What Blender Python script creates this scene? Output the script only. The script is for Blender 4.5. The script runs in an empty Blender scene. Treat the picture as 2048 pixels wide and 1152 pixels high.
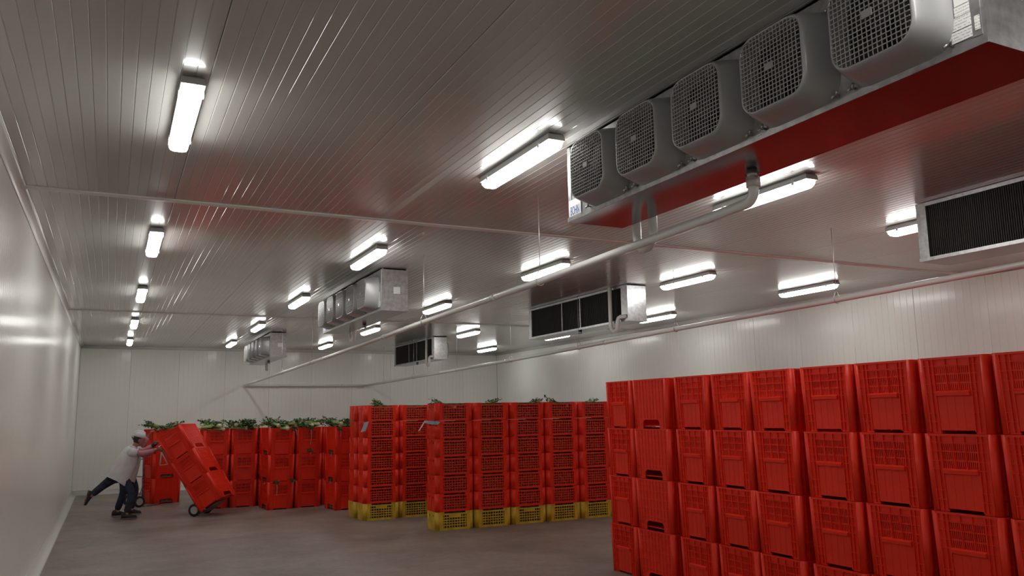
import bpy, math, random
from mathutils import Vector, Matrix
random.seed(7)
SC = bpy.context.scene
COL = SC.collection
PI = math.pi

# ------------------------------------------------------------------ camera
F_PX, YAW, PITCH, ROLL, CAM_H = 1606.57, 0.460747, 0.154000, -0.016871, 1.65
def make_camera():
    d = Vector((math.sin(YAW) * math.cos(PITCH), math.cos(YAW) * math.cos(PITCH), math.sin(PITCH)))
    r = Vector((math.cos(YAW), -math.sin(YAW), 0))
    u = r.cross(d)
    c, s = math.cos(ROLL), math.sin(ROLL)
    r2 = c * r + s * u
    u2 = -s * r + c * u
    cam = bpy.data.cameras.new('camera')
    cam.sensor_width = 36.0
    cam.lens = F_PX / 2048.0 * 36.0
    cam.clip_start = 0.05
    cam.clip_end = 100
    o = bpy.data.objects.new('camera', cam)
    m = Matrix.Identity(4)
    for i in range(3):
        m[i][0], m[i][1], m[i][2] = r2[i], u2[i], -d[i]
    m.translation = Vector((0, 0, CAM_H))
    o.matrix_world = m
    COL.objects.link(o)
    SC.camera = o
make_camera()

# ------------------------------------------------------------------ world, exposure
w = bpy.data.worlds.new('world')
SC.world = w
w.use_nodes = True
w.node_tree.nodes['Background'].inputs[0].default_value = (0.02, 0.02, 0.02, 1)
w.node_tree.nodes['Background'].inputs[1].default_value = 0.0
LAMP_STRENGTH = 22.0
vs = SC.view_settings
vs.view_transform = 'Standard'
vs.look = 'None'
vs.gamma = 1.0
vs.use_curve_mapping = False
vs.exposure = 0.0
SC.cycles.max_bounces = 10
SC.cycles.diffuse_bounces = 5
SC.cycles.glossy_bounces = 5
SC.cycles.sample_clamp_indirect = 4.0
SC.cycles.use_denoising = True

# room (metres): camera stands at x=0,y=0
XL, XR, YF, YB, H = -0.692, 9.742, -4.0, 20.676, 3.316
SEAM = (-0.72, 6.558, 13.836)

# ------------------------------------------------------------------ materials
def mat(name, color, rough=0.5, metal=0.0, spec=0.5, coat=0.0, coat_rough=0.1, emit=None, estr=0.0):
    m = bpy.data.materials.new(name)
    m.use_nodes = True
    b = m.node_tree.nodes['Principled BSDF']
    b.inputs['Base Color'].default_value = (*color, 1)
    b.inputs['Roughness'].default_value = rough
    b.inputs['Metallic'].default_value = metal
    b.inputs['Specular IOR Level'].default_value = spec
    b.inputs['Coat Weight'].default_value = coat
    b.inputs['Coat Roughness'].default_value = coat_rough
    if emit:
        b.inputs['Emission Color'].default_value = (*emit, 1)
        b.inputs['Emission Strength'].default_value = estr
    return m

def nodes(m):
    return m.node_tree.nodes, m.node_tree.links, m.node_tree.nodes['Principled BSDF']

def vary(m, c1, c2, scale=6.0, detail=4.0, rough=None, bump=0.0, stretch=None, lo=0.35, hi=0.65):
    """noise between two colours of the thing itself (wear, grain), optional roughness range and fine relief"""
    n, l, b = nodes(m)
    tc = n.new('ShaderNodeTexCoord')
    src = tc.outputs['Object']
    if stretch:
        mp = n.new('ShaderNodeMapping')
        mp.inputs['Scale'].default_value = stretch
        l.new(src, mp.inputs['Vector'])
        src = mp.outputs['Vector']
    nz = n.new('ShaderNodeTexNoise')
    nz.inputs['Scale'].default_value = scale
    nz.inputs['Detail'].default_value = detail
    l.new(src, nz.inputs['Vector'])
    rp = n.new('ShaderNodeValToRGB')
    rp.color_ramp.elements[0].position = lo
    rp.color_ramp.elements[1].position = hi
    rp.color_ramp.elements[0].color = (*c1, 1)
    rp.color_ramp.elements[1].color = (*c2, 1)
    l.new(nz.outputs['Fac'], rp.inputs['Fac'])
    l.new(rp.outputs['Color'], b.inputs['Base Color'])
    if rough:
        mr = n.new('ShaderNodeMapRange')
        mr.inputs['To Min'].default_value = rough[0]
        mr.inputs['To Max'].default_value = rough[1]
        l.new(nz.outputs['Fac'], mr.inputs['Value'])
        l.new(mr.outputs['Result'], b.inputs['Roughness'])
    if bump:
        bp = n.new('ShaderNodeBump')
        bp.inputs['Strength'].default_value = bump
        bp.inputs['Distance'].default_value = 0.01
        l.new(nz.outputs['Fac'], bp.inputs['Height'])
        l.new(bp.outputs['Normal'], b.inputs['Normal'])
    return m

M = {}
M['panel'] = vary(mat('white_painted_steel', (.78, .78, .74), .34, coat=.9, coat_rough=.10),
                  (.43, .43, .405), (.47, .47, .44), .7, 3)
M['wall'] = vary(mat('white_wall_steel', (.80, .80, .76), .38, coat=.45, coat_rough=.16),
                 (.78, .785, .735), (.82, .825, .775), .7, 3)
M['trim'] = mat('white_trim', (.74, .74, .71), .35)
M['trim_dark'] = mat('grey_joint', (.42, .41, .39), .5)
M['galv'] = vary(mat('galvanised_steel', (.4, .4, .4), .35, metal=.85), (.33, .33, .33), (.46, .46, .46), 22, 5, rough=(.28, .46))
M['tray'] = mat('smooth_tray_metal', (.15, .155, .165), .17, metal=.9)
M['cowl'] = mat('grey_cowl_plastic', (.30, .30, .303), .32, spec=.5, coat=.8, coat_rough=.28)
M['grille'] = mat('grey_wire', (.34, .34, .33), .4)
M['dark'] = mat('dark_interior', (.012, .012, .013), .6)
M['blade'] = mat('dark_blade', (.03, .03, .03), .45)
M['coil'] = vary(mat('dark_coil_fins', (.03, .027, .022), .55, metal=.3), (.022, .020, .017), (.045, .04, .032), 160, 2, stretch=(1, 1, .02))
M['pvc'] = mat('white_pvc', (.72, .72, .70), .32, coat=.3, coat_rough=.15)
M['rod'] = mat('thin_steel_rod', (.6, .6, .58), .35, metal=.6)
M['lamp_base'] = mat('grey_lamp_tray', (.46, .46, .45), .45)
M['lamp_clip'] = mat('clear_clip', (.7, .7, .72), .25)
M['lamp'] = mat('lit_diffuser', (.9, .9, .9), .4, emit=(1.0, .985, .95), estr=LAMP_STRENGTH)
M['red'] = mat('red_plastic', (.90, .034, .011), .42, spec=.35)
M['yellow'] = vary(mat('yellow_plastic', (.62, .40, .03), .45), (.50, .31, .02), (.68, .45, .035), 5, 3)
M['black'] = mat('black_rubber', (.012, .012, .012), .6)
M['truck'] = vary(mat('worn_truck_steel', (.22, .22, .22), .4, metal=.6), (.12, .12, .13), (.32, .31, .30), 20, 3)
M['chrome'] = mat('bright_truck_tube', (.75, .74, .72), .25, metal=.9)
M['hub'] = mat('grey_hub', (.38, .38, .37), .5)
M['cloth'] = vary(mat('white_cotton', (.74, .72, .74), .85), (.55, .535, .55), (.64, .62, .64), 9, 4, bump=.25)
M['jeans'] = vary(mat('dark_denim', (.016, .02, .045), .85), (.010, .013, .03), (.03, .035, .075), 14, 4)
M['shoe'] = mat('black_shoe', (.012, .011, .011), .55)
M['sole'] = mat('worn_sole', (.16, .13, .12), .8)
M['skin'] = mat('skin', (.36, .15, .11), .55)
M['sleeve'] = mat('pink_sleeve', (.48, .20, .23), .8)
M['hair'] = mat('dark_hair', (.015, .010, .009), .6)
M['glove'] = mat('dark_glove', (.02, .02, .022), .6)
M['eye'] = mat('eye', (.03, .02, .02), .3)
M['leaf'] = vary(mat('dark_leaf', (.03, .08, .02), .5), (.012, .035, .010), (.06, .14, .03), 30, 3)
M['stalk'] = vary(mat('celery_stalk', (.25, .38, .10), .45), (.16, .30, .07), (.42, .50, .20), 9, 2)
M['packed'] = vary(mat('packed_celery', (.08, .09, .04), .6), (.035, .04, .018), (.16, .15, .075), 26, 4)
M['butt'] = mat('pale_butt', (.62, .58, .38), .5)
M['card'] = mat('blue_grey_card', (.30, .38, .44), .6)
M['paper'] = mat('white_paper', (.72, .72, .70), .6)
M['blue_ink'] = mat('blue_ink', (.02, .13, .42), .5)
M['ink'] = mat('dark_ink', (.05, .05, .05), .6)
M['tie'] = mat('pale_strap', (.45, .42, .36), .6)

def add_translucency(m, col, fac):
    n, l, b = nodes(m)
    out = n['Material Output']
    tr = n.new('ShaderNodeBsdfTranslucent')
    tr.inputs['Color'].default_value = (*col, 1)
    mx = n.new('ShaderNodeMixShader')
    mx.inputs['Fac'].default_value = fac
    l.new(b.outputs[0], mx.inputs[1])
    l.new(tr.outputs[0], mx.inputs[2])
    l.new(mx.outputs[0], out.inputs['Surface'])
add_translucency(M['red'], (.75, .02, .006), .14)

def print_material():
    """white label with rows of fine grey print"""
    m = mat('printed_label', (.75, .75, .73), .5)
    n, l, b = nodes(m)
    tc = n.new('ShaderNodeTexCoord')
    sp = n.new('ShaderNodeSeparateXYZ')
    l.new(tc.outputs['Object'], sp.inputs[0])
    mu = n.new('ShaderNodeMath'); mu.operation = 'MULTIPLY'; mu.inputs[1].default_value = 95.0
    l.new(sp.outputs['Z'], mu.inputs[0])
    fr = n.new('ShaderNodeMath'); fr.operation = 'FRACT'
    l.new(mu.outputs[0], fr.inputs[0])
    lt = n.new('ShaderNodeMath'); lt.operation = 'LESS_THAN'; lt.inputs[1].default_value = .38
    l.new(fr.outputs[0], lt.inputs[0])
    nz = n.new('ShaderNodeTexNoise'); nz.inputs['Scale'].default_value = 160
    l.new(tc.outputs['Object'], nz.inputs['Vector'])
    gt = n.new('ShaderNodeMath'); gt.operation = 'GREATER_THAN'; gt.inputs[1].default_value = .47
    l.new(nz.outputs['Fac'], gt.inputs[0])
    pr = n.new('ShaderNodeMath'); pr.operation = 'MULTIPLY'
    l.new(lt.outputs[0], pr.inputs[0]); l.new(gt.outputs[0], pr.inputs[1])
    mx = n.new('ShaderNodeMix'); mx.data_type = 'RGBA'
    mx.inputs[6].default_value = (.75, .75, .73, 1)
    mx.inputs[7].default_value = (.42, .42, .42, 1)
    l.new(pr.outputs[0], mx.inputs[0])
    l.new(mx.outputs[2], b.inputs['Base Color'])
    return m
M['print'] = print_material()

def floor_material():
    m = mat('worn_concrete', (.3, .27, .25), .5)
    n, l, b = nodes(m)
    tc = n.new('ShaderNodeTexCoord')
    def noise(scale, detail, rough=.6):
        z = n.new('ShaderNodeTexNoise')
        z.inputs['Scale'].default_value = scale; z.inputs['Detail'].default_value = detail
        z.inputs['Roughness'].default_value = rough
        l.new(tc.outputs['Object'], z.inputs['Vector'])
        return z.outputs['Fac']
    def ramp(src, c1, c2, lo, hi):
        r = n.new('ShaderNodeValToRGB')
        r.color_ramp.elements[0].position = lo; r.color_ramp.elements[1].position = hi
        r.color_ramp.elements[0].color = (*c1, 1); r.color_ramp.elements[1].color = (*c2, 1)
        l.new(src, r.inputs['Fac'])
        return r.outputs['Color']
    base = ramp(noise(.9, 8, .65), (.175, .148, .128), (.325, .272, .240), .30, .70)
    fine = ramp(noise(14, 6, .7), (.78, .78, .78), (1.06, 1.06, 1.06), .3, .7)
    mul = n.new('ShaderNodeMix'); mul.data_type = 'RGBA'; mul.blend_type = 'MULTIPLY'; mul.inputs[0].default_value = 1
    l.new(base, mul.inputs[6]); l.new(fine, mul.inputs[7])
    # dark scuffs
    scuff = ramp(noise(3.2, 5, .75), (0, 0, 0), (1, 1, 1), .66, .74)
    mx = n.new('ShaderNodeMix'); mx.data_type = 'RGBA'
    mx.inputs[7].default_value = (.13, .11, .10, 1)
    mm = n.new('ShaderNodeMath'); mm.operation = 'MULTIPLY'; mm.inputs[1].default_value = .7
    l.new(scuff, mm.inputs[0]); l.new(mm.outputs[0], mx.inputs[0]); l.new(mul.outputs[2], mx.inputs[6])
    # red scrape marks of the bins, in a strip along the left wall
    sp = n.new('ShaderNodeSeparateXYZ'); l.new(tc.outputs['Object'], sp.inputs[0])
    band = n.new('ShaderNodeMapRange'); band.inputs['From Min'].default_value = XL + .55; band.inputs['From Max'].default_value = XL + .1
    l.new(sp.outputs['X'], band.inputs['Value'])
    red = ramp(noise(2.1, 4, .6), (0, 0, 0), (1, 1, 1), .60, .68)
    m2 = n.new('ShaderNodeMath'); m2.operation = 'MULTIPLY'
    l.new(band.outputs[0], m2.inputs[0]); l.new(red, m2.inputs[1])
    m3 = n.new('ShaderNodeMath'); m3.operation = 'MULTIPLY'; m3.inputs[1].default_value = .6
    l.new(m2.outputs[0], m3.inputs[0])
    mx2 = n.new('ShaderNodeMix'); mx2.data_type = 'RGBA'
    mx2.inputs[7].default_value = (.36, .06, .05, 1)
    l.new(m3.outputs[0], mx2.inputs[0]); l.new(mx.outputs[2], mx2.inputs[6])
    l.new(mx2.outputs[2], b.inputs['Base Color'])
    rr = n.new('ShaderNodeMapRange'); rr.inputs['To Min'].default_value = .34; rr.inputs['To Max'].default_value = .62
    l.new(noise(2.3, 5), rr.inputs['Value']); l.new(rr.outputs[0], b.inputs['Roughness'])
    bp = n.new('ShaderNodeBump'); bp.inputs['Strength'].default_value = .15; bp.inputs['Distance'].default_value = .01
    l.new(noise(30, 5), bp.inputs['Height']); l.new(bp.outputs['Normal'], b.inputs['Normal'])
    return m
M['floor'] = floor_material()

# ------------------------------------------------------------------ mesh helpers
class MB:
    """collects shapes and links them as ONE mesh"""
    def __init__(self):
        self.v = []; self.f = []; self.s = []; self.mi = []
    def add(self, verts, faces, smooth=False, mi=0, T=None):
        o = len(self.v)
        for p in verts:
            self.v.append(tuple(T(p)) if T else tuple(p))
        for f in faces:
            self.f.append([i + o for i in f]); self.s.append(smooth); self.mi.append(mi)
    def box(self, x0, x1, y0, y1, z0, z1, T=None, mi=0):
        if x0 > x1: x0, x1 = x1, x0
        if y0 > y1: y0, y1 = y1, y0
        if z0 > z1: z0, z1 = z1, z0
        v = [(x, y, z) for z in (z0, z1) for y in (y0, y1) for x in (x0, x1)]
        self.add(v, [(0, 2, 3, 1), (4, 5, 7, 6), (0, 1, 5, 4), (2, 6, 7, 3), (0, 4, 6, 2), (1, 3, 7, 5)], False, mi, T)
    def loft(self, rings, closed_ends=True, smooth=True, mi=0, T=None):
        n = len(rings[0]); v = [p for r in rings for p in r]; f = []
        for i in range(len(rings) - 1):
            for k in range(n):
                a = i * n + k; b = i * n + (k + 1) % n
                f.append((a, b, b + n, a + n))
        self.add(v, f, smooth, mi, T)
        if closed_ends:
            o = len(self.v) - len(v)
            self.f.append([o + k for k in reversed(range(n))]); self.s.append(False); self.mi.append(mi)
            self.f.append([o + (len(rings) - 1) * n + k for k in range(n)]); self.s.append(False); self.mi.append(mi)
    def tube(self, path, r, n=10, mi=0, T=None, caps=True):
        P = [Vector(p) for p in path]
        R = r if isinstance(r, (list, tuple)) else [r] * len(P)
        rings = []; up = None
        for i, p in enumerate(P):
            t = (P[min(i + 1, len(P) - 1)] - P[max(i - 1, 0)]).normalized()
            if up is None:
                up = Vector((0, 0, 1)) if abs(t.z) < .9 else Vector((1, 0, 0))
            a = (up - t * up.dot(t)).normalized(); b = t.cross(a); up = a
            rings.append([p + R[i] * (math.cos(2 * PI * k / n) * a + math.sin(2 * PI * k / n) * b) for k in range(n)])
        self.loft(rings, caps, True, mi, T)
    def cyl(self, p0, p1, r, n=14, mi=0, T=None):
        self.tube([p0, p1], r, n, mi, T)
    def prism(self, poly, d0, d1, T, mi=0, smooth=False):
        """poly in (u,z); extruded along n from d0 to d1; T maps (u,z,n)->xyz"""
        n = len(poly)
        v = [(p[0], p[1], d0) for p in poly] + [(p[0], p[1], d1) for p in poly]
        f = [tuple(range(n)), tuple(reversed(range(n, 2 * n)))] + [(i, i + n, (i + 1) % n + n, (i + 1) % n) for i in range(n)]
        self.add(v, f, smooth, mi, T)
    def ellipsoid(self, c, r, nu=14, nv=8, mi=0, T=None, fn=None):
        v = []; f = []
        for j in range(1, nv):
            th = PI * j / nv
            for i in range(nu):
                ph = 2 * PI * i / nu
                p = Vector((math.sin(th) * math.cos(ph), math.sin(th) * math.sin(ph), math.cos(th)))
                if fn: p = fn(p)
                v.append((c[0] + r[0] * p[0], c[1] + r[1] * p[1], c[2] + r[2] * p[2]))
        for pz in (1, -1):
            p = Vector((0, 0, pz))
            if fn: p = fn(p)
            v.append((c[0] + r[0] * p[0], c[1] + r[1] * p[1], c[2] + r[2] * p[2]))
        t, bm = len(v) - 2, len(v) - 1
        for j in range(nv - 2):
            for i in range(nu):
                a = j * nu + i; b = j * nu + (i + 1) % nu
                f.append((a, a + nu, b + nu, b))
        for i in range(nu):
            f.append((t, i, (i + 1) % nu)); f.append((bm, (nv - 2) * nu + (i + 1) % nu, (nv - 2) * nu + i))
        self.add(v, f, True, mi, T)
    def mesh(self, name, mats):
        me = bpy.data.meshes.new(name)
        me.from_pydata(self.v, [], self.f)
        me.polygons.foreach_set('use_smooth', self.s)
        me.polygons.foreach_set('material_index', self.mi)
        for m in (mats if isinstance(mats, (list, tuple)) else [mats]):
            me.materials.append(m)
        me.update()
        return me
    def build(self, name, mats, parent=None, loc=None):
        return link(name, self.mesh(name, mats), parent, loc)

def link(name, data, parent=None, loc=None, rotz=0.0):
    o = bpy.data.objects.new(name, data)
    COL.objects.link(o)
    if parent: o.parent = parent
    if loc: o.location = loc
    if rotz: o.rotation_euler = (0, 0, rotz)
    return o

def tag(o, label, cat, group=None, kind=None):
    o['label'] = label; o['category'] = cat
    if group: o['group'] = group
    if kind: o['kind'] = kind
    return o

def empty(name, loc, rotz=0.0):
    return link(name, None, None, loc, rotz)

def struct(o):
    o['kind'] = 'structure'
    return o

def copy_tree(o, loc=None, rotz=None, parent=None):
    c = o.copy(); COL.objects.link(c)
    if parent: c.parent = parent
    if loc: c.location = loc
    if rotz is not None: c.rotation_euler = (0, 0, rotz)
    for ch in o.children:
        copy_tree(ch, parent=c)
    return c

def rrect(w, h, r, n=5, cx=0, cz=0):
    pts = []
    for sx, sz, a0 in ((1, 1, 0), (-1, 1, 90), (-1, -1, 180), (1, -1, 270)):
        for i in range(n + 1):
            a = math.radians(a0 + 90 * i / n)
            pts.append((cx + sx * (w / 2 - r) + r * math.cos(a), cz + sz * (h / 2 - r) + r * math.sin(a)))
    return pts

ORD = ['first', 'second', 'third', 'fourth', 'fifth', 'sixth', 'seventh', 'eighth', 'ninth', 'tenth']

# ------------------------------------------------------------------ room shell
PW = (XR - XL) / 10.0
def panel_profile(width, n=16, gw=.006, gd=.0026, bow=.0003):
    """cross-section of a ribbed sandwich panel: (across, depth) with a fine groove every width/n"""
    p = width / n; pts = [(.0, .03), (.0, .004), (.004, 0)]
    for i in range(n):
        a = i * p
        if i > 0:
            pts += [(a - gw / 2, 0), (a - gw / 6, gd), (a + gw / 6, gd), (a + gw / 2, 0)]
        pts += [(a + p * .5, bow)]
    pts += [(width - .004, 0), (width, .004), (width, .03)]
    return pts
def panel_mesh(name, width, length, m, n=16):
    """panel lying in local xy (x across, y along), visible face towards -z at z=0"""
    b = MB(); pr = panel_profile(width - .002, n)
    v = [(x + .001, y, z) for y in (0, length) for x, z in pr]
    n = len(pr)
    b.add(v, [(i, i + 1, i + 1 + n, i + n) for i in range(n - 1)], False)
    b.add([(pr[0][0] + .001, y, .03) for y in (0, length)] + [(pr[-1][0] + .001, y, .03) for y in (length, 0)], [(0, 1, 2, 3)])
    return b.mesh(name, m)

# floor
b = MB(); b.box(XL - .15, XR + .15, YF - .15, YB + .15, -.12, 0)
struct(b.build('floor', M['floor']))

# ceiling: backing slab with ribbed panels in bays between the cross strips
b = MB(); b.box(XL - .15, XR + .15, YF - .15, YB + .15, H + .028, H + .14)
ceiling = struct(b.build('ceiling', M['trim_dark']))
bays = [(YF, SEAM[0]), (SEAM[0], SEAM[1]), (SEAM[1], SEAM[2]), (SEAM[2], YB)]
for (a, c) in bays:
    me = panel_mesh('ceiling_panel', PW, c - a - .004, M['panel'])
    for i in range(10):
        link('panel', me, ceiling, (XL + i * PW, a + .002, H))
for k, y in enumerate(SEAM):
    b = MB()
    prof = [(-.042, .0), (-.040, -.008), (-.02, -.014), (.02, -.014), (.040, -.008), (.042, 0)]
    b.loft([[(x, y + p[0], H + p[1]) for p in prof] for x in (XL, XR)], True, False)
    struct(b.build('trim_%d' % (k + 1), M['trim']))

# walls
def wall(name, origin, along, n, width, height, inward):
    """ribbed panels standing side by side; along and inward are unit vectors"""
    A = Vector(along); N = Vector(inward); O = Vector(origin)
    b = MB()
    pts = [O - N * .03, O + A * width * n - N * .03, O + A * width * n - N * .14, O - N * .14]
    b.add([p for p in pts] + [p + Vector((0, 0, height)) for p in pts],
          [(0, 1, 2, 3), (4, 5, 6, 7), (0, 1, 5, 4), (1, 2, 6, 5), (2, 3, 7, 6), (3, 0, 4, 7)])
    root = struct(b.build(name, M['trim_dark']))
    me = panel_mesh('wall_panel', width, height, M['wall'], 10)
    m = Matrix.Identity(4)
    X = A; Y = Vector((0, 0, 1)); Z = -N
    for i in range(n):
        o = link('panel', me, root)
        mm = Matrix.Identity(4)
        for r in range(3):
            mm[r][0], mm[r][1], mm[r][2] = X[r], Y[r], Z[r]
        mm.translation = O + A * width * i
        o.matrix_local = mm
    return root
LY = (YB - YF) / 24.0
wall('wall_left', (XL, YF, 0), (0, 1, 0), 24, LY, H, (1, 0, 0))
wall('wall_right', (XR, YF, 0), (0, 1, 0), 24, LY, H, (-1, 0, 0))
wall('wall_back', (XL, YB, 0), (1, 0, 0), 10, PW, H, (0, -1, 0))
wall('wall_front', (XL, YF, 0), (1, 0, 0), 10, PW, H, (0, 1, 0))

def cove(name, p0, p1, inward, z, up, r, m):
    """quarter-round strip in the corner of wall and floor (up=1) or ceiling (up=-1)"""
    N = Vector(inward); P0 = Vector(p0); P1 = Vector(p1)
    prof = [(0, 0)] + [(r - r * math.cos(t * PI / 2 / 6) if False else r * (1 - math.sin(t * PI / 2 / 6)), r * (1 - math.cos(t * PI / 2 / 6))) for t in range(7)]
    b = MB()
    b.loft([[P + N * a + Vector((0, 0, z + up * c)) for a, c in prof] for P in (P0, P1)], True, True)
    return struct(b.build(name, m))
cove('baseboard_left', (XL, YF, 0), (XL, YB, 0), (1, 0, 0), 0, 1, .10, M['trim'])
cove('baseboard_right', (XR, YF, 0), (XR, YB, 0), (-1, 0, 0), 0, 1, .10, M['trim'])
cove('baseboard_back', (XL, YB, 0), (XR, YB, 0), (0, -1, 0), 0, 1, .10, M['trim'])
for k, (p0, p1, inw) in enumerate((((XL, YF, 0), (XL, YB, 0), (1, 0, 0)), ((XR, YF, 0), (XR, YB, 0), (-1, 0, 0)),
                                  ((XL, YB, 0), (XR, YB, 0), (0, -1, 0)))):
    cove('trim_%d' % (k + 4), p0, p1, inw, H, -1, .06, M['trim'])

# ------------------------------------------------------------------ lamps
def make_lamp():
    L = 1.015
    b = MB()   # grey tray against the ceiling
    b.loft([[(sx * wx, sy * ly, z) for sx, sy in ((-1, -1), (1, -1), (1, 1), (-1, 1))]
            for wx, ly, z in ((.046, L / 2 - .02, 0), (.055, L / 2 - .004, -.012), (.057, L / 2, -.042), (.057, L / 2, -.047))], True, False)
    root = b.build('batten_lamp', M['lamp_base'])
    b = MB()   # translucent cover
    pr = lambda wx, ly, z, c: [(wx, ly - c, z), (wx - c, ly, z), (-wx + c, ly, z), (-wx, ly - c, z), (-wx, -ly + c, z), (-wx + c, -ly, z), (wx - c, -ly, z), (wx, -ly + c, z)]
    b.loft([pr(.053, L / 2 - .008, -.048, .014), pr(.052, L / 2 - .014, -.07, .016), pr(.044, L / 2 - .03, -.090, .018), pr(.034, L / 2 - .05, -.097, .016)], True, False)
    b.build('diffuser', M['lamp'], root)
    for sy in (-1, 1):
        for sx in (-1, 1):
            b = MB(); b.box(sx * .050, sx * .061, sy * (L / 2 - .13) - .012, sy * (L / 2 - .13) + .012, -.064, -.03)
            b.build('clip', M['lamp_clip'], root)
    return root
LX = [.277, 2.32, 4.42, 6.48, 8.57]
LYS = [-2.5, 1.02, 4.54, 8.05, 11.53, 15.12, 18.78]
LROW = ['behind the camera, second row', 'overhead by the near evaporator ends', 'in the first row ahead', 'in the second row ahead',
        'in the third row ahead', 'in the fourth row ahead', 'in the row before the back wall']
LCOL = ['along the left wall', 'beside the fan cowls', 'between the evaporator lines', 'past the coil faces', 'along the right wall']
proto = None
for j, y in enumerate(LYS):
    for i, x in enumerate(LX):
        if proto is None: o = proto = make_lamp()
        else: o = copy_tree(proto)
        o.location = (x, y, H - .0005)
        tag(o, 'lit white batten lamp %s, %s' % (LCOL[i], LROW[j]), 'lamp', 'ceiling batten lamps')

# ------------------------------------------------------------------ evaporators
PITCH_F = .484
def rr3(w, h, r, x, cy, cz, n=5):
    return [(x, cy + p[0], cz + p[1]) for p in rrect(w, h, r, n)]
def cowl_mesh():
    b = MB()
    rings = [rr3(.445, .405, .10, 0, 0, 0), rr3(.44, .40, .10, -.012, 0, 0), rr3(.415, .382, .098, -.06, 0, 0), rr3(.385, .365, .09, -.11, 0, 0),
             rr3(.362, .350, .082, -.138, 0, 0), rr3(.350, .338, .076, -.15, 0, 0), rr3(.338, .326, .07, -.152, 0, 0),
             rr3(.330, .318, .066, -.146, 0, 0), rr3(.325, .314, .066, -.05, 0, 0)]
    b.loft(rings, False, True)
    return b.mesh('fan_cowl', M['cowl'])
def grille_mesh():
    b = MB(); w, h, r = .334, .322, .068; n = 17
    def half(t, a, c):      # half-length of a bar at offset t inside the rounded square
        t = abs(t); e = a / 2 - r
        return c / 2 - (r - math.sqrt(max(r * r - (t - e) ** 2, 0)) if t > e else 0)
    for i in range(1, n):
        y = -w / 2 + w * i / n; l = half(y, w, h)
        b.box(-.153, -.1495, y - .0016, y + .0016, -l, l)
        z = -h / 2 + h * i / n; l = half(z, h, w)
        b.box(-.1545, -.151, -l, l, z - .0016, z + .0016)
    return b.mesh('fan_grille', M['grille'])
def badge_mesh():
    b = MB(); b.box(-.158, -.1535, -.022, .022, -.015, .015)
    return b.mesh('grille_badge', M['cowl'])
def fan_mesh():
    b = MB()
    b.cyl((-.09, 0, 0), (-.02, 0, 0), .045, 12)
    for k in range(4):
        a = k * PI / 2 + .4
        c, s = math.cos(a), math.sin(a)
        T = lambda p: (p[0], p[1] * c - p[2] * s, p[1] * s + p[2] * c)
        b.add([(-.085, .035, -.035), (-.085, .145, -.06), (-.045, .15, .055), (-.045, .035, .03)], [(0, 1, 2, 3), (3, 2, 1, 0)], False, 0, T)
    return b.mesh('fan_blades', M['blade'])
def back_mesh():
    b = MB(); b.prism(rrect(.325, .314, .066), -.052, -.046, lambda p: (p[2], p[0], p[1]))
    return b.mesh('fan_backing', M['dark'])
def screw_mesh():
    b = MB()
    b.tube([(.0, 0, 0), (-.012, 0, 0), (-.022, -.008, .002), (-.026, -.014, .012)], .006, 6)
    b.tube([(-.012, 0, 0), (-.022, .008, -.002), (-.028, .012, -.010)], .006, 6)
    return b.mesh('wing_screw', M['galv'])
SCREW = screw_mesh()
COWL, GRILLE, BADGE, FAN, FBACK = cowl_mesh(), grille_mesh(), badge_mesh(), fan_mesh(), back_mesh()

def text_mesh(body, size, m, sx=1.0):
    cu = bpy.data.curves.new('lettering', 'FONT')
    cu.body = body; cu.size = size; cu.extrude = .0004; cu.resolution_u = 3
    t = bpy.data.objects.new('lettering', cu)
    COL.objects.link(t)
    dg = bpy.context.evaluated_depsgraph_get()
    me = bpy.data.meshes.new_from_object(t.evaluated_get(dg))
    bpy.data.objects.remove(t)
    me.materials.clear(); me.materials.append(m)
    return me

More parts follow.
